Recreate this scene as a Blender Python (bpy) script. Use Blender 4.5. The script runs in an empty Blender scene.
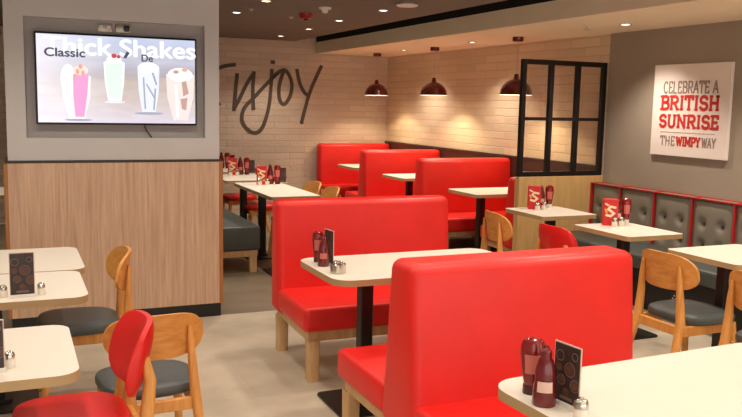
import bpy, bmesh, math, random
from mathutils import Vector, Matrix
random.seed(7)
C = bpy.context.scene.collection
PI = math.pi

# ------------------------------------------------------------------ camera
F, YAW, PITCH, ROLL, H = 821.65, 0.415265745, 0.126568933, -0.0207769, 1.6
def make_camera():
    f = Vector((math.sin(YAW)*math.cos(PITCH), math.cos(YAW)*math.cos(PITCH), -math.sin(PITCH)))
    r = Vector((math.cos(YAW), -math.sin(YAW), 0)); d = f.cross(r)
    c, s = math.cos(ROLL), math.sin(ROLL)
    R = c*r + s*d; D = -s*r + c*d
    m = Matrix((R, -D, -f)).transposed().to_4x4(); m.translation = (0, 0, H)
    cam = bpy.data.cameras.new('camera'); cam.sensor_width = 36; cam.lens = F/742*36
    cam.clip_start = .02
    o = bpy.data.objects.new('camera', cam); o.matrix_world = m; C.objects.link(o)
    bpy.context.scene.camera = o
make_camera()

# ------------------------------------------------------------------ materials
def lin(c):
    return tuple(((v/255)/12.92 if v/255 <= .04045 else ((v/255+.055)/1.055)**2.4) for v in c)
def base_mat(name):
    m = bpy.data.materials.new(name); m.use_nodes = True
    nt = m.node_tree; b = nt.nodes['Principled BSDF']
    return m, nt, b
def coords(nt, scale=(1, 1, 1), rot=(0, 0, 0)):
    tc = nt.nodes.new('ShaderNodeTexCoord'); mp = nt.nodes.new('ShaderNodeMapping')
    mp.inputs['Scale'].default_value = scale; mp.inputs['Rotation'].default_value = rot
    nt.links.new(tc.outputs['Object'], mp.inputs['Vector']); return mp.outputs['Vector']
def mat(name, rgb, rough=.5, metal=0, var=.06, nscale=6, bump=0, bscale=60, spec=.5, coat=0, emit=None, stretch=(1,1,1)):
    m, nt, b = base_mat(name); L = nt.links.new
    v = coords(nt, stretch)
    n = nt.nodes.new('ShaderNodeTexNoise'); n.inputs['Scale'].default_value = nscale; n.inputs['Detail'].default_value = 4
    L(v, n.inputs['Vector'])
    cr = nt.nodes.new('ShaderNodeValToRGB'); c = lin(rgb)
    cr.color_ramp.elements[0].position = .3; cr.color_ramp.elements[1].position = .7
    cr.color_ramp.elements[0].color = (*[x*(1-var) for x in c], 1); cr.color_ramp.elements[1].color = (*[min(1, x*(1+var)) for x in c], 1)
    L(n.outputs['Fac'], cr.inputs['Fac']); L(cr.outputs['Color'], b.inputs['Base Color'])
    b.inputs['Roughness'].default_value = rough; b.inputs['Metallic'].default_value = metal
    b.inputs['Specular IOR Level'].default_value = spec; b.inputs['Coat Weight'].default_value = coat
    if bump:
        n2 = nt.nodes.new('ShaderNodeTexNoise'); n2.inputs['Scale'].default_value = bscale; L(v, n2.inputs['Vector'])
        bp = nt.nodes.new('ShaderNodeBump'); bp.inputs['Strength'].default_value = bump; bp.inputs['Distance'].default_value = .004
        L(n2.outputs['Fac'], bp.inputs['Height']); L(bp.outputs['Normal'], b.inputs['Normal'])
    if emit:
        b.inputs['Emission Color'].default_value = (*lin(rgb), 1); b.inputs['Emission Strength'].default_value = emit
    return m
def wood(name, dark, light, stretch, rough=.45, scale=7):
    m, nt, b = base_mat(name); L = nt.links.new
    v = coords(nt, stretch)
    n = nt.nodes.new('ShaderNodeTexNoise'); n.inputs['Scale'].default_value = scale; n.inputs['Detail'].default_value = 8; n.inputs['Roughness'].default_value = .65
    n.inputs['Distortion'].default_value = .4
    L(v, n.inputs['Vector'])
    cr = nt.nodes.new('ShaderNodeValToRGB'); cr.color_ramp.elements[0].position = .32; cr.color_ramp.elements[1].position = .68
    cr.color_ramp.elements[0].color = (*lin(dark), 1); cr.color_ramp.elements[1].color = (*lin(light), 1)
    L(n.outputs['Fac'], cr.inputs['Fac']); L(cr.outputs['Color'], b.inputs['Base Color'])
    b.inputs['Roughness'].default_value = rough
    return m
def brick(name, axis, col, mortar, w=.30, h=.078):
    m, nt, b = base_mat(name); L = nt.links.new
    tc = nt.nodes.new('ShaderNodeTexCoord'); sp = nt.nodes.new('ShaderNodeSeparateXYZ'); cb = nt.nodes.new('ShaderNodeCombineXYZ')
    L(tc.outputs['Object'], sp.inputs[0]); L(sp.outputs[axis], cb.inputs['X']); L(sp.outputs['Z'], cb.inputs['Y'])
    nw = nt.nodes.new('ShaderNodeTexNoise'); nw.inputs['Scale'].default_value = 9
    L(cb.outputs[0], nw.inputs['Vector'])
    mx = nt.nodes.new('ShaderNodeVectorMath'); mx.operation = 'MULTIPLY_ADD'; mx.inputs[1].default_value = (.012, .012, 0)
    L(nw.outputs['Color'], mx.inputs[0]); L(cb.outputs[0], mx.inputs[2])
    bt = nt.nodes.new('ShaderNodeTexBrick'); bt.inputs['Scale'].default_value = 1
    bt.inputs['Brick Width'].default_value = w; bt.inputs['Row Height'].default_value = h
    bt.inputs['Mortar Size'].default_value = .007; bt.inputs['Mortar Smooth'].default_value = .6
    c = lin(col); bt.inputs['Color1'].default_value = (*c, 1); bt.inputs['Color2'].default_value = (*[x*.86 for x in c], 1)
    bt.inputs['Mortar'].default_value = (*lin(mortar), 1)
    L(mx.outputs[0], bt.inputs['Vector']); L(bt.outputs['Color'], b.inputs['Base Color'])
    n2 = nt.nodes.new('ShaderNodeTexNoise'); n2.inputs['Scale'].default_value = 30; L(tc.outputs['Object'], n2.inputs['Vector'])
    ad = nt.nodes.new('ShaderNodeMath'); ad.operation = 'MULTIPLY_ADD'; ad.inputs[1].default_value = -1.0
    L(bt.outputs['Fac'], ad.inputs[0]); L(n2.outputs['Fac'], ad.inputs[2])
    bp = nt.nodes.new('ShaderNodeBump'); bp.inputs['Strength'].default_value = .5; bp.inputs['Distance'].default_value = .012
    L(ad.outputs[0], bp.inputs['Height']); L(bp.outputs['Normal'], b.inputs['Normal'])
    b.inputs['Roughness'].default_value = .6
    return m
def tile_floor(name, col, grout, sx, sy, rough=.4, dark=.93):
    m, nt, b = base_mat(name); L = nt.links.new
    v = coords(nt)
    bt = nt.nodes.new('ShaderNodeTexBrick'); bt.inputs['Scale'].default_value = 1
    bt.inputs['Brick Width'].default_value = sx; bt.inputs['Row Height'].default_value = sy; bt.inputs['Mortar Size'].default_value = .002
    bt.offset = .5; c = lin(col)
    bt.inputs['Color1'].default_value = (*c, 1); bt.inputs['Color2'].default_value = (*[x*dark for x in c], 1); bt.inputs['Mortar'].default_value = (*lin(grout), 1)
    n = nt.nodes.new('ShaderNodeTexNoise'); n.inputs['Scale'].default_value = 3.5; n.inputs['Detail'].default_value = 7
    L(v, bt.inputs['Vector']); L(v, n.inputs['Vector'])
    mx = nt.nodes.new('ShaderNodeMixRGB'); mx.blend_type = 'MULTIPLY'; mx.inputs[0].default_value = .5
    cr = nt.nodes.new('ShaderNodeValToRGB'); cr.color_ramp.elements[0].color = (.6, .6, .6, 1); cr.color_ramp.elements[0].position = .35; cr.color_ramp.elements[1].position = .65
    L(n.outputs['Fac'], cr.inputs['Fac']); L(bt.outputs['Color'], mx.inputs[1]); L(cr.outputs['Color'], mx.inputs[2])
    L(mx.outputs[0], b.inputs['Base Color']); b.inputs['Roughness'].default_value = rough
    return m

M = {}
M['red'] = mat('red_vinyl', (222, 34, 28), .42, var=.05, bump=.08, bscale=180)
M['red_pad'] = mat('red_seat_vinyl', (214, 26, 24), .42, var=.05)
M['grey_pad'] = mat('charcoal_vinyl', (76, 82, 82), .42)
M['banq'] = mat('grey_banquette_vinyl', (132, 126, 114), .5, bump=.1, bscale=150)
M['banq_dark'] = mat('dark_grey_seat_vinyl', (72, 78, 76), .45)
M['piping'] = mat('red_piping', (190, 32, 34), .45)
M['oak'] = wood('honey_oak', (200, 132, 60), (226, 164, 88), (5, 5, .6))
M['oak_h'] = wood('honey_oak_panel', (196, 130, 58), (224, 160, 84), (1, 5, 5))
M['pale_oak'] = wood('pale_oak', (186, 148, 100), (212, 176, 128), (6, 6, .7))
M['panel_oak'] = wood('oak_panelling', (196, 156, 98), (216, 178, 120), (5, 5, .5), scale=4)
M['laminate'] = wood('column_wood_laminate', (184, 150, 124), (220, 186, 158), (9, 9, .35), .5, scale=6)
M['corner_wood'] = wood('corner_wood_strip', (150, 98, 52), (176, 120, 70), (8, 8, .5))
M['top'] = mat('cream_table_laminate', (230, 224, 212), .35, var=.015)
M['edge'] = mat('tan_table_edge', (176, 146, 104), .5)
M['black'] = mat('black_powder_coat', (18, 17, 17), .4)
M['blackframe'] = mat('black_screen_frame', (14, 12, 12), .35)
M['grey_paint'] = mat('warm_grey_paint', (204, 202, 202), .75, var=.02)
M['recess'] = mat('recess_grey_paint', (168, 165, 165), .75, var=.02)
M['trimdark'] = mat('dark_trim', (50, 46, 44), .5)
M['plinth'] = mat('black_plinth', (22, 20, 19), .4)
M['greywall'] = mat('taupe_wall_paint', (158, 146, 132), .8, var=.03, nscale=2)
M['ceil'] = mat('dark_taupe_ceiling', (118, 106, 98), .85, var=.04, nscale=1.5)
M['void'] = mat('black_slot', (12, 11, 10), .9)
M['soffit'] = mat('cream_soffit', (244, 230, 200), .8, var=.02)
M['dado'] = wood('dark_brown_dado', (48, 34, 27), (66, 46, 36), (6, 6, .6), .4)
M['backbrick'] = brick('painted_brick_back', 'X', (214, 197, 178), (198, 180, 160), .46, .088)
M['rightbrick'] = brick('painted_brick_side', 'Y', (222, 202, 172), (202, 181, 150), .46, .088)
M['ink'] = mat('dark_lettering', (86, 75, 64), .7)
M['white'] = mat('white_gloss', (236, 232, 226), .4, var=.01)
M['whiteplastic'] = mat('white_plastic', (225, 220, 212), .4)
M['poster'] = mat('poster_canvas', (238, 226, 220), .7, var=.01)
M['postred'] = mat('poster_red_print', (196, 46, 40), .7)
M['postgrey'] = mat('poster_grey_print', (150, 128, 124), .7)
M['chrome'] = mat('brushed_chrome', (205, 200, 192), .22, 1)
M['ketchup'] = mat('ketchup_red', (130, 14, 16), .22, coat=.4)
M['sauce'] = mat('dark_red_sauce', (104, 18, 22), .25, coat=.4)
M['capdark'] = mat('dark_red_cap', (70, 12, 14), .35)
M['label'] = mat('pale_red_label', (206, 110, 100), .5)
M['labelw'] = mat('pale_label', (222, 186, 172), .5)
M['menu'] = mat('dark_menu_print', (52, 36, 34), .4, var=.5, nscale=28)
M['menuring'] = mat('menu_cup_rims', (112, 92, 86), .45)
M['menupic'] = mat('menu_brown_drink', (92, 54, 40), .45, var=.3, nscale=40)
M['menuedge'] = mat('menu_card_edge', (214, 190, 176), .5)
M['carton'] = mat('red_carton', (206, 32, 26), .45)
M['cartontext'] = mat('cream_print', (240, 222, 190), .5)
M['yellow'] = mat('yellow_print', (232, 178, 60), .5)
M['salt'] = mat('white_salt', (232, 224, 210), .35)
M['pendant'] = mat('dark_red_enamel', (92, 14, 14), .22, coat=.5)
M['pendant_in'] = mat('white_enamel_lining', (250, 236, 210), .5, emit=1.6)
M['bulb'] = mat('warm_bulb', (255, 226, 180), .4, emit=14)
M['lamp'] = mat('downlight_lens', (255, 236, 206), .4, emit=9)
M['rim'] = mat('downlight_rim', (190, 178, 162), .4)
M['alarm'] = mat('alarm_red', (150, 20, 18), .4)
M['bezel'] = mat('glossy_black_bezel', (24, 24, 34), .2)
M['socket'] = mat('metal_socket_plate', (170, 160, 150), .35, .6)
M['cable'] = mat('white_cable', (190, 180, 168), .5)
M['floor'] = tile_floor('light_stone_tiles', (206, 194, 174), (188, 176, 156), 1.2, .6, .38)
M['floor2'] = tile_floor('dark_plank_floor', (138, 122, 104), (106, 92, 78), 1.3, .18, .4, .85)
def flat_emit(name, rgb, s=1.0):
    m, nt, b = base_mat(name); L = nt.links.new
    n = nt.nodes.new('ShaderNodeTexNoise'); n.inputs['Scale'].default_value = 14; L(coords(nt), n.inputs['Vector'])
    cr = nt.nodes.new('ShaderNodeValToRGB'); c = lin(rgb)
    cr.color_ramp.elements[0].color = (*[x*.92 for x in c], 1); cr.color_ramp.elements[1].color = (*[min(1, x*1.05) for x in c], 1)
    L(n.outputs['Fac'], cr.inputs['Fac']); L(cr.outputs['Color'], b.inputs['Emission Color'])
    b.inputs['Emission Strength'].default_value = s; b.inputs['Base Color'].default_value = (.02, .02, .02, 1); b.inputs['Roughness'].default_value = .3
    return m
def screen_mat():
    m, nt, b = base_mat('lit_screen'); L = nt.links.new
    tc = nt.nodes.new('ShaderNodeTexCoord'); sp = nt.nodes.new('ShaderNodeSeparateXYZ'); L(tc.outputs['Object'], sp.inputs[0])
    n = nt.nodes.new('ShaderNodeTexNoise'); n.inputs['Scale'].default_value = 4; n.inputs['Detail'].default_value = 5
    mp = nt.nodes.new('ShaderNodeMapping'); mp.inputs['Scale'].default_value = (1, 1, 5); L(tc.outputs['Object'], mp.inputs[0]); L(mp.outputs[0], n.inputs['Vector'])
    mr = nt.nodes.new('ShaderNodeMapRange'); mr.inputs[1].default_value = -.31; mr.inputs[2].default_value = .31; L(sp.outputs['Z'], mr.inputs[0])
    cr = nt.nodes.new('ShaderNodeValToRGB'); e = cr.color_ramp.elements
    e[0].position = 0; e[0].color = (*lin((214, 206, 222)), 1); e[1].position = 1; e[1].color = (*lin((190, 200, 226)), 1)
    for p, c in ((.25, (206, 190, 186)), (.5, (190, 174, 164)), (.56, (172, 164, 170)), (.72, (188, 188, 204))):
        x = e.new(p); x.color = (*lin(c), 1)
    L(mr.outputs[0], cr.inputs[0])
    mr2 = nt.nodes.new('ShaderNodeMapRange'); mr2.inputs[1].default_value = -.53; mr2.inputs[2].default_value = .0; mr2.inputs[3].default_value = .75; mr2.inputs[4].default_value = 0
    L(sp.outputs['X'], mr2.inputs[0])
    mx = nt.nodes.new('ShaderNodeMixRGB'); mx.inputs[2].default_value = (*lin((246, 240, 248)), 1); L(mr2.outputs[0], mx.inputs[0]); L(cr.outputs[0], mx.inputs[1])
    m2 = nt.nodes.new('ShaderNodeMixRGB'); m2.blend_type = 'SOFT_LIGHT'; m2.inputs[0].default_value = .5; L(mx.outputs[0], m2.inputs[1]); L(n.outputs['Fac'], m2.inputs[2])
    L(m2.outputs[0], b.inputs['Emission Color']); b.inputs['Emission Strength'].default_value = 1.0
    b.inputs['Base Color'].default_value = (.02, .02, .02, 1); b.inputs['Roughness'].default_value = .25
    return m
M['screen'] = screen_mat()
def glass_mat():
    m = bpy.data.materials.new('clear_pane'); m.use_nodes = True; nt = m.node_tree; nt.nodes.clear()
    o = nt.nodes.new('ShaderNodeOutputMaterial'); t = nt.nodes.new('ShaderNodeBsdfTransparent'); g = nt.nodes.new('ShaderNodeBsdfGlossy'); x = nt.nodes.new('ShaderNodeMixShader')
    t.inputs[0].default_value = (.96, .95, .93, 1); g.inputs['Roughness'].default_value = .03; x.inputs[0].default_value = .05
    nt.links.new(t.outputs[0], x.inputs[1]); nt.links.new(g.outputs[0], x.inputs[2]); nt.links.new(x.outputs[0], o.inputs[0]); return m
M['glass'] = glass_mat()

# ------------------------------------------------------------------ mesh helpers
def box(bm, x0, x1, y0, y1, z0, z1, bev=0, seg=2, mi=0):
    r = bmesh.ops.create_cube(bm, size=1)
    vs = r['verts']
    for v in vs:
        v.co = Vector(((x0+x1)/2 + v.co.x*(x1-x0), (y0+y1)/2 + v.co.y*(y1-y0), (z0+z1)/2 + v.co.z*(z1-z0)))
    fs = {f for v in vs for f in v.link_faces}
    for f in fs: f.material_index = mi
    if bev:
        es = {e for v in vs for e in v.link_edges}
        r = bmesh.ops.bevel(bm, geom=list(es), offset=bev, segments=seg, affect='EDGES', profile=.5)
        for f in r['faces']: f.material_index = mi
    return bm
def prism(bm, pts, axis, a, b, bev=0, seg=3, mi=0):
    """extrude a 2-D outline; axis 'x': pts are (y,z); 'y': (x,z); 'z': (x,y)"""
    def P(p, t):
        return {'x': (t, p[0], p[1]), 'y': (p[0], t, p[1]), 'z': (p[0], p[1], t)}[axis]
    va = [bm.verts.new(P(p, a)) for p in pts]; vb = [bm.verts.new(P(p, b)) for p in pts]
    fs = [bm.faces.new(va[::-1]), bm.faces.new(vb)]
    n = len(pts)
    for i in range(n):
        fs.append(bm.faces.new((va[i], va[(i+1) % n], vb[(i+1) % n], vb[i])))
    for f in fs: f.material_index = mi
    bmesh.ops.recalc_face_normals(bm, faces=fs)
    if bev:
        es = list({e for f in fs for e in f.edges})
        r = bmesh.ops.bevel(bm, geom=es, offset=bev, segments=seg, affect='EDGES', profile=.5)
        for f in r['faces']: f.material_index = mi
    return bm
def lathe(bm, prof, c=(0, 0, 0), n=24, mi=0, sy=1.0):
    rings = []
    for r, z in prof:
        if r < 1e-6: rings.append([bm.verts.new((c[0], c[1], c[2]+z))])
        else: rings.append([bm.verts.new((c[0]+r*math.cos(2*PI*i/n), c[1]+sy*r*math.sin(2*PI*i/n), c[2]+z)) for i in range(n)])
    for a, b in zip(rings, rings[1:]):
        for i in range(n):
            j = (i+1) % n
            if len(a) == 1 and len(b) == 1: continue
            if len(a) == 1: f = bm.faces.new((a[0], b[j], b[i]))
            elif len(b) == 1: f = bm.faces.new((a[i], a[j], b[0]))
            else: f = bm.faces.new((a[i], a[j], b[j], b[i]))
            f.material_index = mi
    return bm
def loft(bm, secs, mi=0):
    """secs: list of lists of points, quad strips with caps"""
    R = [[bm.verts.new(p) for p in s] for s in secs]; n = len(R[0])
    fs = []
    for a, b in zip(R, R[1:]):
        for i in range(n):
            fs.append(bm.faces.new((a[i], a[(i+1) % n], b[(i+1) % n], b[i])))
    fs.append(bm.faces.new(R[0][::-1])); fs.append(bm.faces.new(R[-1]))
    for f in fs: f.material_index = mi
    bmesh.ops.recalc_face_normals(bm, faces=fs)
    return bm
def stick(bm, path, sizes, n=8, mi=0, sq=2.6):
    """vertical-ish tapered post: superellipse sections in the xy plane"""
    secs = []
    for p, (a, b) in zip(path, sizes):
        s = []
        for i in range(n*2):
            t = 2*PI*i/(n*2); c, q = math.cos(t), math.sin(t)
            s.append((p[0]+a*math.copysign(abs(c)**(2/sq), c), p[1]+b*math.copysign(abs(q)**(2/sq), q), p[2]))
        secs.append(s)
    return loft(bm, secs, mi)
def tube(bm, pts, r, n=8, mi=0):
    pts = [Vector(p) for p in pts]; secs = []
    for i, p in enumerate(pts):
        d = (pts[min(i+1, len(pts)-1)] - pts[max(i-1, 0)]).normalized()
        u = d.cross(Vector((0, 0, 1))) if abs(d.z) < .9 else d.cross(Vector((1, 0, 0)))
        u.normalize(); w = d.cross(u)
        secs.append([p + r*(math.cos(2*PI*k/n)*u + math.sin(2*PI*k/n)*w) for k in range(n)])
    return loft(bm, secs, mi)
def rrect(x0, x1, y0, y1, r, n=6):
    out = []
    for cx, cy, a in ((x1-r, y1-r, 0), (x0+r, y1-r, 90), (x0+r, y0+r, 180), (x1-r, y0+r, 270)):
        for i in range(n+1):
            t = math.radians(a + 90*i/n); out.append((cx + r*math.cos(t), cy + r*math.sin(t)))
    return out
def B(): return bmesh.new()
def obj(name, bm, mats, parent=None, smooth=35, label=None):
    me = bpy.data.meshes.new(name); bm.normal_update(); bm.to_mesh(me); bm.free()
    for m in (mats if isinstance(mats, (list, tuple)) else [mats]): me.materials.append(M[m] if isinstance(m, str) else m)
    for p in me.polygons: p.use_smooth = True
    me.set_sharp_from_angle(angle=math.radians(smooth))
    o = bpy.data.objects.new(name, me); C.objects.link(o)
    if parent is not None: o.parent = parent
    if label: o['label'] = label
    return o
def tag(o, label, cat, group=None):
    o['label'] = label; o['category'] = cat; o['kind'] = 'thing'
    if group: o['group'] = group
    return o
def thing(name, label, cat, loc=(0, 0, 0), rz=0, group=None):
    o = bpy.data.objects.new(name, None); o.empty_display_size = .1; C.objects.link(o)
    o.location = loc; o.rotation_euler = (0, 0, math.radians(rz)); return tag(o, label, cat, group)
def struct(name, bm, mats, parent=None):
    o = obj(name, bm, mats, parent)
    if parent is None: o['kind'] = 'structure'
    return o
def dup(root, loc, rz, label, group=None, name=None):
    r = root.copy(); C.objects.link(r); r.location = loc; r.rotation_euler = (0, 0, math.radians(rz)); r['label'] = label
    if group: r['group'] = group
    for ch in list(root.children):
        c = ch.copy(); C.objects.link(c); c.parent = r
        for g in list(ch.children):
            d = g.copy(); C.objects.link(d); d.parent = c
    return r

# ------------------------------------------------------------------ room shell
XW, YB, ZC, ZS = 5.2, 11.28, 2.46, 2.30
XL, YF = -2.6, -2.6
YD = 6.30            # divider plane on the right wall
b = B(); box(b, XL, XW, YF, 5.97, -.06, 0); struct('floor', b, 'floor')
b = B(); box(b, XL, XW, 5.97, YB, -.06, -.0005); struct('floor.001', b, 'floor2')
b = B(); box(b, XL-.1, XW+.1, YB, YB+.1, 0, ZC+.3); struct('wall_back', b, 'backbrick')
b = B(); box(b, XW, XW+.1, YD, YB, 0, ZC+.3); struct('wall_right', b, 'rightbrick')
b = B(); box(b, XW, XW+.1, YF, YD, 0, ZC+.3); struct('wall_right.001', b, 'greywall')
b = B(); box(b, XW-.018, XW, YD+.05, YB-.002, 0, 1.03); box(b, XW-.03, XW, YD+.05, YB-.002, 1.03, 1.055, .004); struct('trim_1', b, 'dado')
b = B(); box(b, XL-.1, XL, YF, YB, 0, ZC+.3); struct('wall_left', b, 'grey_paint')
b = B(); box(b, XL-.1, XW+.1, YF-.1, YF, ZS, ZC+.3); box(b, XL-.1, XW+.1, YF-.1, YF, 0, .12)   # unseen shop front behind the camera, left open to let world light in
for x in (XL, -.2, 2.2, 5.0): box(b, x, x+.2, YF-.1, YF, .12, ZS)
struct('wall_front', b, 'grey_paint')
b = B(); box(b, XL-.1, 3.74, YF, YB, ZC, ZC+.1); struct('ceiling', b, 'ceil')
b = B()                                     # black slot between the dark ceiling and the soffit
box(b, 3.66, 4.16, YF, YB, ZC+.26, ZC+.30); box(b, 3.72, 3.745, YF, YB, ZC+.1, ZC+.27); box(b, 4.06, 4.08, YF, YB, ZC-.001, ZC+.27); box(b, 3.74, 3.743, YF, YB, ZC+.002, ZC+.1)
struct('ceiling.001', b, 'void')
b = B(); prism(b, [(4.06, ZS), (XW, ZS), (XW, ZS+.09), (4.12, ZS+.09), (4.12, ZC-.002), (4.06, ZC-.002)], 'y', YF, YB)
struct('ceiling.002', b, 'soffit')

# column with the television recess
CX0, CX1, CY0, CY1 = -.015, 1.405, 5.964, 6.34
RX0, RX1, RZ0, RZ1 = .105, 1.302, 1.328, 2.128
b = B()
box(b, CX0, RX0, CY0, CY1, 1.174, ZC); box(b, RX1, CX1, CY0, CY1, 1.174, ZC)
box(b, RX0, RX1, CY0, CY1, 1.174, RZ0); box(b, RX0, RX1, CY0, CY1, RZ1, ZC)
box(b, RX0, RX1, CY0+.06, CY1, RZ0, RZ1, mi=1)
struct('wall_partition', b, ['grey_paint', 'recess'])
b = B(); box(b, CX0-.012, CX1+.012, CY0-.012, CY1+.01, .10, 1.160); struct('wall_partition.001', b, 'laminate')
b = B(); box(b, CX0-.02, CX1+.008, CY0-.015, CY1+.012, 1.158, 1.176, .002, 1); struct('trim_2', b, 'trimdark')
b = B(); box(b, CX0-.03, CX0-.004, CY0-.016, CY0+.02, .10, 1.158, .003, 1); struct('trim_3', b, 'corner_wood')
b = B(); box(b, CX1-.004, CX1+.024, CY0-.016, CY0+.02, .10, 1.158, .003, 1); struct('trim_4', b, 'corner_wood')
b = B(); box(b, CX0-.008, CX1+.008, CY0-.006, CY1, 0, .10); struct('baseboard_partition', b, 'plinth')

# ------------------------------------------------------------------ stroke lettering (slab capitals)
def arc(cx, cy, rx, ry, a0, a1, n=8):
    return [(cx+rx*math.cos(math.radians(a0+(a1-a0)*i/n)), cy+ry*math.sin(math.radians(a0+(a1-a0)*i/n))) for i in range(n+1)]
G = {   # width, strokes, slab serif ends (x, y)
 'B': (.62, [[(.12, 0), (.12, 1)], [(.12, 1), (.34, 1)] + arc(.34, .76, .22, .24, 90, -90) + [(.12, .52)], [(.12, .52), (.36, .52)] + arc(.36, .26, .25, .26, 90, -90) + [(.12, 0)]], [(.06, 0), (.06, 1)]),
 'R': (.66, [[(.12, 0), (.12, 1)], [(.12, 1), (.36, 1)] + arc(.36, .74, .22, .26, 90, -90) + [(.12, .48)], [(.36, .48), (.58, 0)]], [(.12, 0), (.06, 1), (.6, 0)]),
 'I': (.3, [[(.15, 0), (.15, 1)]], [(.15, 0), (.15, 1)]),
 'T': (.6, [[(.3, 0), (.3, 1)], [(.02, 1), (.58, 1)], [(.02, 1), (.02, .8)], [(.58, 1), (.58, .8)]], [(.3, 0)]),
 'S': (.58, [arc(.29, .74, .23, .25, 20, 270, 10)[:-1] + arc(.29, .25, .24, .25, 90, -160, 10)], []),
 'H': (.7, [[(.12, 0), (.12, 1)], [(.58, 0), (.58, 1)], [(.12, .5), (.58, .5)]], [(.12, 0), (.12, 1), (.58, 0), (.58, 1)]),
 'U': (.68, [[(.12, 1), (.12, .3)] + arc(.34, .25, .22, .25, 180, 360) + [(.56, 1)]], [(.12, 1), (.56, 1)]),
 'N': (.72, [[(.12, 0), (.12, 1), (.6, 0), (.6, 1)]], [(.12, 0), (.08, 1), (.6, 1)]),
 'E': (.56, [[(.12, 0), (.12, 1)], [(.12, 1), (.5, 1)], [(.12, .5), (.42, .5)], [(.12, 0), (.52, 0)], [(.5, 1), (.5, .84)], [(.52, 0), (.52, .18)]], [(.06, 0), (.06, 1)]),
 'C': (.6, [arc(.33, .5, .27, .5, 45, 315, 14)], []),
 'L': (.5, [[(.1, 1), (.1, 0), (.46, 0)]], []),
 'A': (.64, [[(.03, 0), (.32, 1), (.61, 0)], [(.14, .33), (.5, .33)]], []),
 'W': (.92, [[(.05, 1), (.25, 0), (.46, .9), (.67, 0), (.87, 1)]], [(.05, 1), (.87, 1)]),
 'M': (.86, [[(.1, 0), (.12, 1), (.43, .25), (.74, 1), (.76, 0)]], [(.1, 0), (.76, 0), (.08, 1), (.78, 1)]),
 'P': (.6, [[(.12, 0), (.12, 1)], [(.12, 1), (.34, 1)] + arc(.34, .73, .23, .27, 90, -90) + [(.12, .46)]], [(.12, 0), (.06, 1)]),
 'Y': (.62, [[(.04, 1), (.31, .45), (.58, 1)], [(.31, .45), (.31, 0)]], [(.31, 0), (.04, 1), (.58, 1)]),
 ' ': (.3, [], []),
}
_lay = [0]
def ribbon(bm, pts, w, to3, depth):
    for p, q in zip(pts, pts[1:]):
        _lay[0] = (_lay[0]+1) % 5; dep = depth*(1+.12*_lay[0])
        dx, dy = q[0]-p[0], q[1]-p[1]; L = math.hypot(dx, dy)
        if L < 1e-9: continue
        ux, uy = dx/L, dy/L; e = w*.42; hx, hy = -uy*w/2, ux*w/2
        c = [(p[0]-ux*e+hx, p[1]-uy*e+hy), (p[0]-ux*e-hx, p[1]-uy*e-hy), (q[0]+ux*e-hx, q[1]+uy*e-hy), (q[0]+ux*e+hx, q[1]+uy*e+hy)]
        va = [bm.verts.new(to3(x, y, dep)) for x, y in c]; vb = [bm.verts.new(to3(x, y, 0)) for x, y in c]
        fs = [bm.faces.new(va), bm.faces.new(vb[::-1])] + [bm.faces.new((va[i], vb[i], vb[(i+1) % 4], va[(i+1) % 4])) for i in range(4)]
        bmesh.ops.recalc_face_normals(bm, faces=fs)
def text_width(s, gap=.1): return sum(G[c][0]+gap for c in s) - gap
def letters(bm, s, x0, x1, y0, h, w, to3, serif=True, depth=.002):
    """caps s fitted between x0 and x1, baseline y0, height h, stroke w"""
    k = (x1-x0)/text_width(s); x = x0
    for ch in s:
        gw, st, sf = G[ch]
        for line in st: ribbon(bm, [(x+px*k, y0+w/2+py*(h-w)) for px, py in line], w, to3, depth)
        if serif:
            for px, py in sf:
                yy = y0+w/2+py*(h-w); ribbon(bm, [(x+px*k-w*.45, yy), (x+px*k+w*.45, yy)], w*.7, to3, depth)
        x += (gw+.1)*k

# ------------------------------------------------------------------ television
TX, TZ, TW, TH = .706, 1.726, 1.075, .615      # centre and size
tv = thing('television', 'wide wall television showing milkshakes on a bright screen, in the grey column recess', 'television', (TX, CY0+.005, TZ))
b = B(); box(b, -TW/2, TW/2, 0, .05, -TH/2, TH/2, .006); obj('bezel', b, 'bezel', tv)
b = B(); box(b, -.2, .2, .048, .06, -.2, .2); obj('wall_bracket', b, 'black', tv)
SW, SH = TW/2-.012, TH/2-.014
b = B(); box(b, -SW, SW, -.003, .002, -SH, SH); scr = obj('screen', b, 'screen', tv)
tvp = lambda x, y, d: (x, -.0035-d, y)
for nm, rgb, s in (('tv_ink', (62, 62, 84), 1), ('tv_white', (250, 248, 255), 1), ('tv_pink', (240, 158, 208), 1), ('tv_cream', (255, 244, 240), 1), ('tv_mint', (222, 244, 228), 1),
                   ('tv_grey', (160, 164, 182), 1), ('tv_pale', (228, 232, 246), 1), ('tv_brown', (190, 152, 140), 1), ('tv_peach', (238, 222, 216), 1), ('tv_red', (190, 60, 70), 1), ('tv_orange', (236, 164, 140), 1), ('tv_heading', (240, 244, 252), 1)):
    M[nm] = flat_emit(nm, rgb, s)
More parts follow.
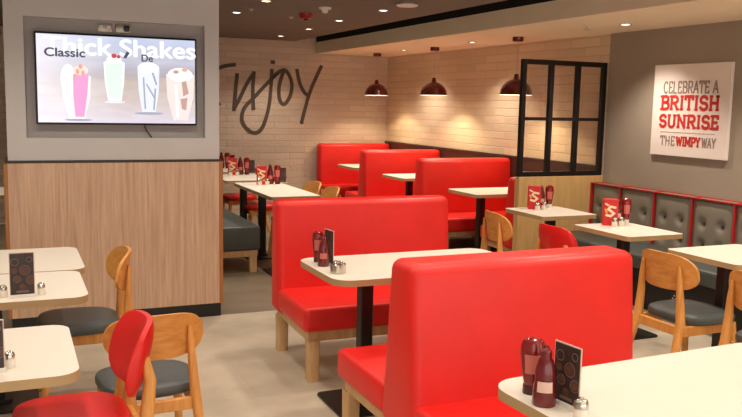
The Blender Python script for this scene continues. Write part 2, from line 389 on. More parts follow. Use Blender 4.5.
def font_text(s, name, size, x, z, off, m, width=None, parent=None, d=.0044):
    """lettering lying on the screen; bold weight from overlaid shifted copies"""
    cu = bpy.data.curves.new(name, 'FONT'); cu.body = s; cu.size = size
    t = bpy.data.objects.new(name, cu); C.objects.link(t)
    dg = bpy.context.evaluated_depsgraph_get(); src = bpy.data.meshes.new_from_object(t.evaluated_get(dg)); bpy.data.objects.remove(t)
    xs = [v.co.x for v in src.vertices]; k = width/(max(xs)-min(xs)) if width else 1; mn = min(xs)
    bm = B()
    for n, (dx, dz) in enumerate(((0, 0), (off, 0), (-off, 0), (0, off*.7), (0, -off*.7))):
        vs = [bm.verts.new((x+(v.co.x-mn)*k+dx, -d-.00012*n, z+v.co.y+dz)) for v in src.vertices]
        for p in src.polygons:
            try: bm.faces.new([vs[q] for q in p.vertices])
            except ValueError: pass
    return obj(name, bm, m, parent)
font_text('Thick Shakes', 'heading_lettering', .165, -.48, .165, .006, 'tv_heading', 1.005, scr)
font_text('Classic', 'caption_lettering', .08, -.475, .148, .0028, 'tv_ink', .255, scr, .0066)
font_text('De', 'caption_lettering', .068, .155, .135, .002, 'tv_ink', .075, scr, .0066)
def poly(bm, pts, to3, d=.0006):
    prism_pts = [to3(x, y, d) for x, y in pts]; f = bm.faces.new([bm.verts.new(p) for p in prism_pts]); bmesh.ops.recalc_face_normals(bm, faces=[f]); 
    if f.normal.y > 0: f.normal_flip()
def glass_shape(cx, y0, y1, wt, wb):
    return [(cx-wb, y0), (cx+wb, y0), (cx+wt*.92, y0+(y1-y0)*.5), (cx+wt, y1), (cx+wt*.5, y1+.02), (cx-wt*.5, y1+.02), (cx-wt, y1), (cx-wt*.92, y0+(y1-y0)*.5)]
def blob(cx, cy, rx, ry, n=16): return [(cx+rx*math.cos(2*PI*i/n), cy+ry*math.sin(2*PI*i/n)) for i in range(n)]
def picture(name, layers, label):
    first = None
    bm = B(); ms = []
    for i, (pts, m) in enumerate(layers):
        if m not in ms: ms.append(m)
        n0 = len(bm.faces); poly(bm, pts, tvp, .0004+.0003*i); bm.faces.ensure_lookup_table(); bm.faces[-1].material_index = ms.index(m)
    return obj(name, bm, ms, scr, label=label)
picture('milkshake_picture', [(glass_shape(-.28, -.27, .02, .095, .05), 'tv_cream'), (blob(-.33, .0, .05, .1), 'tv_white'),
    ([(-.29, -.255), (-.232, -.255), (-.212, -.12), (-.198, .03), (-.26, .06), (-.3, .02), (-.3, -.12)], 'tv_pink'), (blob(-.25, .06, .05, .035), 'tv_peach'),
    (blob(-.27, .05, .012, .02), 'tv_orange'), (blob(-.235, .04, .012, .02), 'tv_orange'), (blob(-.25, .085, .014, .016), 'tv_orange'), (blob(-.29, .02, .01, .016), 'tv_orange'),
    (blob(-.27, -.275, .09, .008), 'tv_grey')], 'pink strawberry milkshake on the screen')
picture('milkshake_picture', [(glass_shape(-.03, -.14, .12, .07, .045), 'tv_white'), (glass_shape(-.03, -.125, .11, .058, .038), 'tv_mint'), (blob(-.03, .14, .05, .03), 'tv_cream'),
    (blob(-.03, .165, .018, .016), 'tv_red'), (blob(.0, .16, .012, .012), 'tv_red'), ([(.03, .155), (.05, .15), (.075, .19), (.055, .2)], 'tv_ink'), (blob(-.03, -.15, .07, .008), 'tv_pale')], 'mint milkshake with cherry on the screen')
picture('milkshake_picture', [(glass_shape(.2, -.22, .08, .075, .045), 'tv_pale'), (blob(.2, .09, .075, .04), 'tv_white'), ([(.18, -.02), (.19, -.02), (.25, -.12), (.24, -.13)], 'tv_grey'),
    ([(.22, .06), (.235, .06), (.26, -.02), (.25, -.03)], 'tv_grey'), ([(.24, -.05), (.252, -.05), (.24, -.2), (.228, -.2)], 'tv_grey'), ([(.16, .02), (.17, .03), (.18, -.19), (.17, -.2)], 'tv_grey'), (blob(.2, -.225, .1, .01), 'tv_grey')], 'white milkshake with dark drizzle on the screen')
picture('milkshake_picture', [(glass_shape(.42, -.27, .05, .1, .05), 'tv_peach'), (blob(.42, .05, .09, .05), 'tv_cream'), ([(.38, -.02), (.4, -.02), (.41, -.25), (.39, -.25)], 'tv_white'),
    ([(.43, .0), (.46, .01), (.48, -.08), (.44, -.1)], 'tv_brown'), ([(.42, -.12), (.47, -.11), (.46, -.2), (.43, -.19)], 'tv_brown'), (blob(.39, .07, .02, .012), 'tv_brown'), (blob(.45, .085, .02, .012), 'tv_orange')], 'peach and brown milkshake on the screen')
# power points and cable in the recess
for k, (x, lab) in enumerate(((.625, 'metal double power point above the television, the one without a plug'), (.745, 'metal power point above the television with a black plug in it'))):
    t = thing('power_socket', lab, 'socket', (x, CY0+.06, 2.082), 0, 'power points above the television')
    b = B(); box(b, -.05, .05, -.01, 0, -.03, .03, .004); obj('face_plate', b, 'socket', t)
    if k:
        b = B(); box(b, .005, .04, -.045, -.009, -.02, .02, .006); obj('plug', b, 'black', t)
    else:
        for s in (-.025, .025):
            b = B(); box(b, s-.012, s+.012, -.014, -.009, -.015, .015, .002); obj('socket_outlet', b, 'whiteplastic', t)
b = B(); tube(b, [(.88, CY0+.055, 1.43), (.885, CY0+.05, 1.40), (.9, CY0+.045, 1.37), (.92, CY0+.05, 1.345), (.93, CY0+.055, 1.33)], .004)
tag(obj('power_cable', b, 'black'), 'short dark cable hanging below the television in the recess', 'cable')

# ------------------------------------------------------------------ wall lettering and poster
def en(pts):
    # lettering plan: 589 x 417 units, 2.574..4.324 m wide on the wall
    out = []
    for a, c in pts:
        u = 215+a/4.908; v = 55+c/4.906
        out.append((u, v))
    return out
_f = Vector((math.sin(YAW)*math.cos(PITCH), math.cos(YAW)*math.cos(PITCH), -math.sin(PITCH))); _r = Vector((math.cos(YAW), -math.sin(YAW), 0)); _d = _f.cross(_r)
_R = math.cos(ROLL)*_r + math.sin(ROLL)*_d; _D = -math.sin(ROLL)*_r + math.cos(ROLL)*_d
def survey(u, v, axis, val):
    """measured point of the photograph carried onto a wall plane (x or y = val) or a level (z = val)"""
    d = _R*(u-371) + _D*(v-208.5) + _f*F
    t = (val-(H if axis == 2 else 0))/d[axis]; p = d*t; p.z += H; return p
strokes = {
 'E': [[(-12, 75), (22, 62), (55, 52), (95, 48)], [(-12, 75), (-30, 130), (-25, 160)], [(-25, 162), (-42, 200), (-20, 262), (20, 240)]],
 'n': [[(108, 97), (100, 180), (93, 268)], [(95, 262), (120, 215), (155, 140), (190, 88)], [(190, 88), (184, 170), (188, 262)]],
 'j': [[(278, 75), (275, 150), (266, 250), (245, 330), (225, 370), (195, 385), (160, 370), (132, 330), (130, 290), (150, 248), (190, 210), (235, 160), (290, 105)], [(280, 35), (287, 36)]],
 'o': [[(290, 105), (320, 78), (345, 72), (368, 105), (379, 150), (370, 200), (348, 238), (330, 242), (314, 215), (312, 160), (325, 110), (335, 85)]],
 'y': [[(402, 75), (412, 130), (432, 178), (455, 200)], [(520, 58), (495, 110), (460, 195), (440, 270), (425, 330)]],
}
wl = thing('wall_lettering', 'large dark handwritten word Enjoy painted on the pale brick back wall', 'lettering', (0, YB-.001, 0))
for ch, ls in strokes.items():
    b = B()
    for l in ls:
        P = [survey(*q, 1, YB) for q in en(l)]
        for dens in range(2):                                       # round the corners of the brush strokes
            Q = [P[0]]
            for p, q in zip(P, P[1:]): Q += [p*.75+q*.25, p*.25+q*.75]
            P = Q+[P[-1]]
        ribbon(b, [(p.x, p.z) for p in P], .05, lambda x, y, d: (x, -d, y), .006)
    obj('painted_letter', b, 'ink', wl)

P_Y0, P_Y1, P_Z0, P_Z1 = 4.812, 5.655, 1.213, 1.985
po = thing('poster', 'white canvas poster with red slogan hanging on the taupe wall', 'poster', (XW-.001, (P_Y0+P_Y1)/2, (P_Z0+P_Z1)/2))
pw, ph = (P_Y1-P_Y0)/2, (P_Z1-P_Z0)/2
b = B(); box(b, -.03, 0, -pw, pw, -ph, ph, .003, 1); cv = obj('canvas', b, 'poster', po)
pt = lambda x, y, d: (-.0302-d, -x, y)     # text x runs towards the camera (-Y)
b = B(); letters(b, 'CELEBRATE A', -.30, .30, .14, .105, .013, pt, False); obj('slogan_lettering', b, 'postgrey', cv)
b = B(); letters(b, 'BRITISH', -.32, .32, -.003, .132, .025, pt); letters(b, 'SUNRISE', -.325, .325, -.152, .122, .024, pt); obj('slogan_lettering', b, 'postred', cv)
b = B(); letters(b, 'THE', -.30, -.135, -.30, .085, .011, pt, False); letters(b, 'WAY', .165, .31, -.30, .085, .011, pt, False)
for i in range(22): ribbon(b, [(-.30+i*.0275, -.185), (-.287+i*.0275, -.185)], .006, pt, .002)
obj('slogan_lettering', b, 'postgrey', cv)
b = B(); letters(b, 'WIMPY', -.115, .145, -.30, .085, .016, pt); obj('slogan_lettering', b, 'postred', cv)

# ------------------------------------------------------------------ oak divider and black framed screen
DX0 = 4.25
b = B(); box(b, DX0, XW-.001, YD, YD+.07, 0, .965, .003, 1); struct('wall_divider', b, 'panel_oak')
gs = thing('glazed_screen', 'black framed screen of six panes standing on the oak divider', 'screen', (DX0, YD, .966))
W, HT = XW-DX0-.006, 1.065; t = .045
b = B()
for i in range(4):
    x = i*(W-t)/3; box(b, x, x+t, .012, .057, 0, HT, .003, 1)
for z in (0, .515, HT-t): box(b, t, W-t, .014, .055, z, z+(t if z != .515 else .03), .003, 1)
obj('frame', b, 'blackframe', gs)
for i in range(3):
    for z0, z1 in ((t, .515), (.545, HT-t)):
        x = i*(W-t)/3; b = B(); box(b, x+t, x+(W-t)/3, .032, .037, z0, z1); obj('pane', b, 'glass', gs)

# ------------------------------------------------------------------ booth benches
def bench(name, label, loc, width, double, zt=.985, group=None, rz=0, halft=.145, halfb=.19, seatd=.44, panel='red', turned=False):
    """backrest along x, seat(s) on -y (and +y); origin on the floor under the left end of the backrest's middle"""
    t = thing(name, label, 'bench', loc, rz, group)
    b = B()
    if double: pts = [(-halfb, .27), (halfb, .27), (halft, zt), (-halft, zt)]
    elif turned: pts = [(-halft, .27), (halfb, .27), (halft, zt), (-halft, zt)]
    else: pts = [(-halfb, .27), (halft, .27), (halft, zt), (-halft, zt)]
    prism(b, pts, 'x', 0, width, .045, 5); obj('backrest', b, 'red', t)
    for s in ((-1, 1) if double else ((1,) if turned else (-1,))):
        y0, y1 = sorted((s*(halfb-.04), s*(halfb+seatd)))
        b = B(); box(b, .002, width-.002, y0, y1, .295, .438, .03, 4); obj('seat', b, 'red', t)
    ys = (-(halfb+seatd)+.045, (halfb+seatd)-.045) if double else ((halft*-1+.05, halfb+seatd-.045) if turned else (-(halfb+seatd)+.045, halft-.05))
    b = B(); box(b, .035, width-.035, ys[0]-.01, ys[1]+.01, .235, .302, .004, 1); obj('seat_frame', b, 'pale_oak', t)
    for x in (.065, width-.065):
        for y in (ys + ((0,) if double else ())):
            b = B(); stick(b, [(x, y, 0), (x, y, .24)], [(.034, .034), (.037, .037)], sq=6); obj('leg', b, 'pale_oak', t)
    return t
bench('booth_bench', 'double-sided red booth bench, nearest, behind the large lower right table', (1.40, 2.88, 0), 1.10, True, .985, halft=.105, halfb=.17, seatd=.51)
bench('booth_bench', 'one-sided red booth bench on pale wooden legs, facing the table with the chrome caddy', (1.515, 4.96, 0), 1.215, False, .99, rz=-1.5, halft=.07, halfb=.13, seatd=.53)
bench('booth_bench', 'red booth bench backed against the oak divider, mostly hidden by it', (DX0+.01, YD+.16, 0), .93, False, .95, halft=.06, halfb=.10, turned=True, seatd=.42)
bench('booth_bench', 'double-sided red booth bench just beyond the bare table by the oak divider', (4.05, 7.94, 0), 1.14, True, 1.025, halft=.085, halfb=.15, seatd=.42)
bench('booth_bench', 'double-sided red booth bench between the two farthest booth tables', (4.085, 9.60, 0), 1.1, True, 1.02, halft=.085, halfb=.15, seatd=.42)
bench('booth_bench', 'red booth bench set against the brick back wall in the corner', (4.07, 11.18, 0), 1.12, False, 1.02, halft=.08, halfb=.13)

# ------------------------------------------------------------------ tables
def table(label, x0, x1, y0, y1, peds, r=.05, base=.4, group=None, pr=.035, z=.75, rz=0):
    cx, cy = (x0+x1)/2, (y0+y1)/2
    t = thing('dining_table', label, 'table', (cx, cy, 0), rz, group)
    b = B(); prism(b, rrect(x0-cx, x1-cx, y0-cy, y1-cy, r), 'z', z-.032, z)
    for f in b.faces:
        f.normal_update(); f.material_index = 0 if f.normal.z > .9 else 1
    obj('tabletop', b, ['top', 'edge'], t)
    for px, py in peds:
        px -= cx; py -= cy
        b = B(); box(b, px-pr, px+pr, py-pr, py+pr, .012, z-.034, .006, 1); obj('pedestal', b, 'black', t)
        b = B(); prism(b, rrect(px-base/2, px+base/2, py-base/2, py+base/2, .03), 'z', 0, .014, .003, 1); prism(b, rrect(px-.07, px+.07, py-.07, py+.07, .02), 'z', .014, .03); obj('base', b, 'black', t)
        b = B(); box(b, px-.14, px+.14, py-.14, py+.14, z-.04, z-.032); obj('mounting_plate', b, 'black', t)
    return t
GB, GR, GL = 'booth tables', 'tables along the grey banquette', 'cream tables by the column'
table('large cream booth table in the lower right corner holding two bottles and a menu', 1.345, 2.55, 1.45, 2.135, [(1.7, 1.8), (2.2, 1.8)], .10, group=GB, rz=2.5)
table('cream booth table between the two big red benches, holding a chrome caddy', 1.42, 2.58, 3.60, 4.23, [(1.705, 3.92), (2.25, 3.92)], .10, group=GB)
table('cream booth table with nothing on it, beside the oak divider', 4.11, 5.16, 6.80, 7.40, [(4.31, 7.05), (4.9, 7.05)], .05, group=GB)
table('bare cream booth table between the two farthest double-sided red benches', 4.16, 5.16, 8.53, 9.15, [(4.40, 8.85), (4.9, 8.85)], .05, group=GB)
table('bare cream booth table nearest the corner of the brick walls', 4.2, 5.16, 10.1, 10.75, [(4.55, 10.45), (4.9, 10.45)], .05, group=GB)
table('square cream table against the oak divider with a red carton and bottles', 3.81, 4.34, 5.29, 5.85, [(4.08, 5.57)], .03, group=GR)
table('cream table with a red carton, middle one along the grey banquette', 3.78, 4.27, 4.28, 4.88, [(3.98, 4.56)], .03, group=GR)
table('bare cream table in front of the tufted banquette at the right edge', 3.69, 4.30, 3.29, 3.85, [(3.90, 3.57)], .04, group=GR)
table('cream table at the left edge with a wooden and a red chair drawn up', -.55, .18, 2.615, 3.235, [(-.2, 2.9)], .07, group=GL)
table('cream table near the column with a dark menu and two shakers standing on it', -.5, .295, 3.66, 4.26, [(-.12, 3.95)], .07, group=GL)
table('bare cream table pushed end to end against the menu table, next to the column', -.5, .33, 4.275, 4.955, [(-.1, 4.6)], .07, group=GL)
GBK = 'cream tables along the brick back section'
table('long cream table beside the column with red condiments at its far end', 2.14, 2.62, 7.08, 8.45, [(2.38, 7.3), (2.38, 8.2)], .03, group=GBK)
table('cream table behind the long one, second from the column', 2.11, 2.64, 8.64, 9.5, [(2.38, 8.95)], .03, group=GBK)
table('cream table closest to the back wall and mostly hidden by condiments', 2.11, 2.64, 9.72, 10.5, [(2.3, 10.1)], .03, group=GBK)
table('pale table glimpsed past the left side of the column', -.75, -.05, 7.75, 8.45, [(-.4, 8.1)], .03)

# ------------------------------------------------------------------ chairs
def seat_outline(n=40):
    pts = []
    for i in range(n):
        t = 2*PI*i/n; c, s = math.cos(t), math.sin(t); e = 2/3.2
        x = .215*math.copysign(abs(c)**e, c); y = .205*math.copysign(abs(s)**e, s)
        x *= 1+.06*(y/.205); pts.append((x, y+.02))
    return pts
def chair_meshes(padded):
    back = 'red_pad' if padded else 'oak_h'; seat = 'red_pad' if padded else 'grey_pad'
    out = {}
    b = B(); pts = seat_outline(); secs = []
    for z, k in ((.400, .93), (.406, .97), (.415, .995), (.435, 1.0), (.448, .97), (.455, .90), (.457, .7)):
        secs.append([(x*k, (y-.02)*k+.02, z) for x, y in pts])
    loft(b, secs); out['seat'] = (b, seat)
    b = B(); a, hh, cz = (.192, .128, .642) if padded else (.215, .105, .70); nu, nv = 28, 10; th = .058 if padded else .016
    def surf(u, v, side):
        x = a*u; k = max(0, 1-abs(u)**(5 if padded else 3.4))**(1/(3 if padded else 2.4)); z = cz+hh*v*k - .012*(1-k)
        y = -.232+.33*x*x/.2 - (.24 if padded else .14)*(z-cz)
        edge = (1-abs(v)**4)*(k**.7) if padded else 1
        return (x*(1-.0), y + side*th/2*(.35+.65*edge), z)
    us = [math.sin(PI/2*(-1+2*i/nu))*.9985 for i in range(nu+1)]
    Fv = [[b.verts.new(surf(u, -1+2*j/nv, 1)) for j in range(nv+1)] for u in us]; Bv = [[b.verts.new(surf(u, -1+2*j/nv, -1)) for j in range(nv+1)] for u in us]
    for i in range(nu):
        for j in range(nv):
            b.faces.new((Fv[i][j], Fv[i][j+1], Fv[i+1][j+1], Fv[i+1][j])); b.faces.new((Bv[i][j], Bv[i+1][j], Bv[i+1][j+1], Bv[i][j+1]))
        for j in (0, nv): b.faces.new((Fv[i][j], Fv[i+1][j], Bv[i+1][j], Bv[i][j]))
    for i in (0, nu):
        for j in range(nv): b.faces.new((Fv[i][j], Fv[i][j+1], Bv[i][j+1], Bv[i][j]))
    bmesh.ops.recalc_face_normals(b, faces=b.faces); out['backrest'] = (b, back)
    for s in (-1, 1):
        b = B(); stick(b, [(s*.19, -.315, 0), (s*.178, -.262, .22), (s*.165, -.215, .41), (s*.152, -.236 if padded else -.216, .58 if padded else .55), (s*.145, -.222, .66), (s*.138, -.226, .74)][:5 if padded else 6],
                       [(.016, .017), (.02, .022), (.022, .027), (.019, .022), (.016, .014), (.009, .008)][:5 if padded else 6]); out['leg%d' % s] = (b, 'oak')
        b = B(); stick(b, [(s*.195, .215, 0), (s*.183, .19, .22), (s*.172, .168, .40)], [(.015, .015), (.02, .02), (.023, .023)]); out['legf%d' % s] = (b, 'oak')
    b = B(); box(b, -.155, .155, .15, .175, .345, .402, .004, 1); box(b, -.155, .155, -.225, -.2, .345, .402, .004, 1)
    for s in (-1, 1): box(b, s*.168-.012, s*.168+.012, -.205, .165, .345, .402, .004, 1)
    out['seat_frame'] = (b, 'oak'); return out
def make_chair(padded, label, loc, rz, group):
    t = thing('dining_chair', label, 'chair', loc, rz, group)
    for k, (b, m) in chair_meshes(padded).items():
        obj('leg' if k.startswith('leg') else k, b, m, t)
    return t
GW, GRD = 'wooden chairs with grey seats', 'red upholstered chairs'
wood_chair = make_chair(False, 'wooden chair seen from behind on open floor, grey seat, beside the side-on red chair', (.515, 3.53, 0), 3, GW)
dup(wood_chair, (.325, 4.5, 0), 90, 'wooden chair seen edge-on beside the wood-clad column, grey seat under the menu table', GW)
dup(wood_chair, (3.60, 3.55, 0), -89, 'wooden chair facing the banquette, its whole backrest in view past the big red bench', GW)
dup(wood_chair, (3.60, 2.90, 0), -90, 'wooden chair cut off by the right edge of the photo', GW)
wood_by_divider = dup(wood_chair, (3.485, 5.14, 0), -98, 'wooden chair at the table against the oak divider, in front of a red bench', GW)
dup(wood_chair, (2.62, 7.83, 0), 92, 'wooden chair at the long table, the farther of its two', GW)
dup(wood_chair, (2.62, 7.32, 0), 88, 'wooden chair at the long table, the nearer of its two', GW)
red_chair = make_chair(True, 'red upholstered chair seen side-on at the table at the left edge', (.195, 3.05, 0), 93, GRD)
red_by_banquette = dup(red_chair, (3.565, 4.53, 0), -88, 'red upholstered chair showing its curved back above the big red bench, by the banquette', GRD)
dup(red_chair, (2.60, 8.98, 0), 90, 'red upholstered chair with its back showing beyond the long table', GRD)
dup(red_chair, (2.60, 9.9, 0), 90, 'red upholstered chair at the table closest to the back wall', GRD)

red_by_banquette.scale = (.95, 1, 1.06); wood_by_divider.scale = (.95, 1, 1.03); wood_chair.scale = (.95, .95, .915); red_chair.scale = (.98, .98, 1.04)
# ------------------------------------------------------------------ banquettes
bq = thing('banquette', 'long grey tufted banquette with red piping along the taupe wall', 'banquette', (XW, 0, 0))
ys = [6.285, 5.884, 5.450, 5.018, 4.586, 4.154, 3.722, 3.29, 2.858, 2.426]
for yb, ya in zip(ys, ys[1:]):
    b = B(); nu, nv = 28, 24; z0, z1 = .40, .895; cy = (ya+yb)/2
    btn = [(cy+s*(yb-ya)*.22, z) for s in (-1, 1) for z in (.70, .53)]
    G1 = []
    for i in range(nu+1):
        row = []
        for j in range(nv+1):
            y = ya+.008+(yb-ya-.016)*i/nu; z = z0+(z1-z0)*j/nv
            e = min(i, nu-i)/nu; e2 = (nv-j)/nv
            d = .115+.03*(1-math.exp(-e*14))*(1-math.exp(-e2*14)) - sum(.035*math.exp(-((y-p)**2+(z-q)**2)/.0011) for p, q in btn)
            row.append(b.verts.new((-d, y, z)))
        G1.append(row)
    for i in range(nu):
        for j in range(nv): b.faces.new((G1[i][j], G1[i+1][j], G1[i+1][j+1], G1[i][j+1]))
    bmesh.ops.recalc_face_normals(b, faces=b.faces)
    box(b, -.115, -.004, ya+.002, yb-.002, z0, z1)
    pn = obj('back_panel', b, 'banq', bq, smooth=60)
    for p, q in btn:
        b = B(); lathe(b, [(0, -.006), (.012, -.003), (.014, 0), (.01, .005), (0, .007)], n=12)
        for v in b.verts: v.co = Vector((-.117-v.co.z, p+v.co.x, q+v.co.y))
        obj('tufting_button', b, 'banq_dark', pn)
b = B()
box(b, -.15, -.13, ys[-1], ys[0]+.003, .894, .904, .003, 2); box(b, -.02, -.004, ys[-1], ys[0]+.003, .894, .904, .003, 2)
for y in ys: box(b, -.148, -.118, y-.0045, y+.0045, .42, .9, .003, 1); box(b, -.14, -.006, y-.004, y+.004, .894, .903)
obj('piping', b, 'piping', bq)
b = B(); box(b, -.13, -.006, ys[-1], ys[0], .89, .898); obj('top_rail', b, 'banq', bq)
b = B(); box(b, -.62, -.11, ys[-1], ys[0], .33, .45, .025, 3); obj('seat', b, 'banq_dark', bq)
b = B(); box(b, -.54, -.004, ys[-1], ys[0], 0, .332); obj('base', b, 'black', bq)
sk = thing('floor_socket', 'small dark socket with white dots on the banquette base, under the table', 'socket', (XW-.545, 4.72, .17))
b = B(); box(b, -.008, 0, -.045, .045, -.045, .045, .003, 1); obj('face_plate', b, 'trimdark', sk)
for dy, dz in ((-.014, -.01), (.014, -.01), (0, .014)):
    b = B(); box(b, -.0095, -.007, dy-.006, dy+.006, dz-.006, dz+.006); obj('socket_hole', b, 'whiteplastic', sk)

b2 = thing('banquette', 'dark grey backless bench seat on a wooden frame behind the column', 'banquette', (1.5, 7.40, 0))
b = B(); box(b, 0, .635, 0, 3.6, .212, .44, .02, 3); obj('seat', b, 'banq_dark', b2)
b = B(); box(b, .02, .61, .02, 3.58, .15, .212, .003, 1); obj('seat_frame', b, 'pale_oak', b2)
for x in (.05, .57):
    for y in (.05, 1.8, 3.5):
        b = B(); box(b, x-.035, x+.035, y-.03, y+.03, 0, .152, .003, 1); obj('leg', b, 'pale_oak', b2)

# ------------------------------------------------------------------ things on the tables
ZT = .7502
def squeeze_bottle(label, loc, rz, inverted, group, s=1.0, m='ketchup', cap='capdark', lab='label', wide=1.15):
    t = thing('sauce_bottle', label, 'bottle', loc, rz, group)
    if inverted:   # stands on its cap
        b = B(); lathe(b, [(0, .030*s), (.019*s, .030*s), (.022*s, .05*s), (.027*s, .09*s), (.031*s, .135*s), (.030*s, .165*s), (.025*s, .182*s), (.012*s, .19*s), (0, .191*s)], sy=.8); obj('bottle_body', b, m, t)
        b = B(); lathe(b, [(0, 0), (.021*s, 0), (.022*s, .004*s), (.021*s, .03*s), (.014*s, .034*s), (0, .034*s)], sy=.85); obj('cap', b, cap, t)
        z0, z1 = .075*s, .14*s
    else:
        b = B(); lathe(b, [(0, 0), (.028*s, 0), (.031*s, .006*s), (.030*s, .05*s), (.026*s, .085*s), (.0265*s, .11*s), (.020*s, .145*s), (.013*s, .16*s), (0, .162*s)], sy=.85); obj('bottle_body', b, m, t)
        b = B(); lathe(b, [(.0145*s, .155*s), (.0145*s, .178*s), (.009*s, .184*s), (.006*s, .196*s), (0, .197*s)]); obj('cap', b, cap, t)
        z0, z1 = .05*s, .085*s
    b = B(); rr = .0315*s if inverted else .0298*s; n = 8; rows = []
    for i in range(n+1):
        a = math.radians(-90-38+76*i/n); taper = (.88 if inverted else 1.06)
        rows.append((b.verts.new((rr*taper*math.cos(a), .84*rr*taper*math.sin(a)-.001, z0)), b.verts.new((rr*math.cos(a), .84*rr*math.sin(a)-.0015, z1))))
    for p, q in zip(rows, rows[1:]): b.faces.new((p[0], q[0], q[1], p[1]))
    obj('paper_label', b, lab, t)
    for ch in t.children:
        for v in ch.data.vertices: v.co.x *= wide; v.co.y *= wide
    return t
def menu(label, loc, rz, group, w=.105, h=.19, tilt=0):
    t = thing('menu_card', label, 'menu', loc, rz, group)
    b = B(); box(b, -w/2, w/2, -.0015, .0015, .002, h); cd = obj('card', b, 'menuedge', t)
    for s in (-1, 1):
        b = B(); box(b, -w/2+.003, w/2-.003, s*.0021-.0004, s*.0021+.0004, .006, h-.004)
        for cx, cz, r in ((.012, .115, .016), (.034, .072, .013), (-.02, .078, .011), (0, .045, .013), (-.03, .115, .012)):
            poly(b, [(x, y*h/.19) for x, y in blob(cx, cz, r, r)], lambda x, y, d: (x*-s, s*.0027, y)); b.faces.ensure_lookup_table(); b.faces[-1].material_index = 2
        n0 = len(b.faces)
        for cx, cz, r in ((.012, .115, .020), (-.028, .150, .015), (.034, .072, .017), (-.02, .078, .014), (.03, .158, .011)):
            cz *= h/.19; ring = [(min(w/2-.004, max(-w/2+.004, cx+r*math.cos(2*PI*k/24))), cz+r*math.sin(2*PI*k/24)) for k in range(25)]
            ribbon(b, ring, .0024, lambda x, y, d: (x*-s, s*(.0026+d), y), .0004)
        ribbon(b, [(-.02, .026), (.022, .026)], .009, lambda x, y, d: (x*-s, s*(.0026+d), y), .0004)
        b.faces.ensure_lookup_table()
        for f in b.faces[n0:]: f.material_index = 1
        obj('printed_face', b, ['menu', 'menuring', 'menupic'], cd)
    b = B(); box(b, -w/2-.004, w/2+.004, -.009, -.003, 0, .014, .002, 1); box(b, -w/2-.004, w/2+.004, .003, .009, 0, .014, .002, 1); box(b, -w/2-.004, w/2+.004, -.009, .009, 0, .002); obj('holder', b, 'whiteplastic', t)
    return t
def shaker(label, loc, group, s=1.0):
    t = thing('shaker', label, 'shaker', loc, 0, group)
    b = B(); lathe(b, [(0, 0), (.019*s, 0), (.021*s, .004*s), (.020*s, .034*s), (.018*s, .04*s), (0, .04*s)], n=20); obj('glass_body', b, 'salt', t)
    b = B(); lathe(b, [(.0205*s, .038*s), (.021*s, .05*s), (.017*s, .06*s), (.008*s, .066*s), (0, .067*s)], n=20); obj('chrome_cap', b, 'chrome', t)
    return t
def carton(label, loc, rz, group):
    t = thing('napkin_carton', label, 'carton', loc, rz, group); w, d, h = .052, .03, .195
    b = B(); box(b, -w, w, -d, d, 0, h, .003, 1); bd = obj('carton_body', b, 'carton', t)
    q = lambda x, y, dd: (x, -d-.0005-dd, y)
    b = B(); ribbon(b, [(.03, .135), (-.005, .14), (-.02, .12), (.0, .108), (.022, .09), (.0, .07), (-.03, .078)], .017, q, .001); ribbon(b, [(-.04, .16), (-.02, .15)], .012, q, .001); obj('printed_emblem', b, 'cartontext', bd)
    b = B(); ribbon(b, [(-.04, .118), (-.03, .098)], .012, q, .001); ribbon(b, [(.01, .04), (.038, .05)], .012, q, .001); obj('printed_flash', b, 'yellow', bd)
    return t
GS, GM, GK = 'sauce bottles on tables', 'standing menu cards', 'salt and pepper shakers'
# big table, lower right
squeeze_bottle('red sauce bottle standing on its cap on the large lower right table', (1.408, 1.975, ZT), -35, True, GS, .9, 'ketchup', wide=1.35)
squeeze_bottle('upright dark red sauce bottle beside the menu on the large lower right table', (1.386, 1.88, ZT), -35, False, GS, .9, 'sauce', 'sauce', 'labelw', wide=1.25)
menu('dark menu card with cup pictures on the large lower right table', (1.436, 1.845, ZT), -83, GM, .105, .185)
shaker('chrome topped shaker next to the menu on the large lower right table', (1.408, 1.742, ZT), GK)
# second booth table
squeeze_bottle('red sauce bottle on its cap at the corner of the table between the big benches', (1.500, 4.10, ZT), -20, True, GS, .88)
squeeze_bottle('upright dark red sauce bottle before its pair on the table between the big benches', (1.488, 3.98, ZT), -20, False, GS, .85, 'sauce', 'sauce')
menu('menu card seen nearly edge-on on the table between the big benches', (1.535, 4.02, ZT), -86, GM, .11, .185)
cd = thing('condiment_caddy', 'round chrome condiment caddy on the table between the big benches', 'caddy', (1.500, 3.80, ZT))
b = B(); lathe(b, [(0, 0), (.038, 0), (.041, .004), (.041, .045), (.039, .047), (.038, .012), (0, .012)], n=32); obj('holder', b, 'chrome', cd)
b = B(); tube(b, [(0, -.002, .01), (0, -.002, .06)], .004); tube(b, [(-.014, -.002, .06), (.014, -.002, .06)], .004); obj('handle', b, 'chrome', cd)
for i in range(3):
    a = math.radians(100+120*i)
    shaker(['clear shaker at the back of the chrome caddy', 'clear shaker at the left of the chrome caddy', 'clear shaker at the right of the chrome caddy'][i], (1.500+.02*math.cos(a), 3.80+.02*math.sin(a), ZT+.0125), GK, .72)
# left tables
menu('dark menu card standing on the left table near the column', (.03, 3.735, ZT), 2, GM, .10, .195)
for x, lab in ((-.045, 'dark shaker on the left side of the menu near the column'), (.105, 'dark shaker on the right side of the menu near the column')):
    t = shaker(lab, (x, 3.765, ZT), GK, .8)
menu('menu card cut off by the left edge of the photo, on the red chair table', (-.085, 2.715, ZT), 2, GM, .10, .168)
shaker('chrome topped shaker beside the menu cut off at the left edge', (-.022, 2.755, ZT), GK, .8)
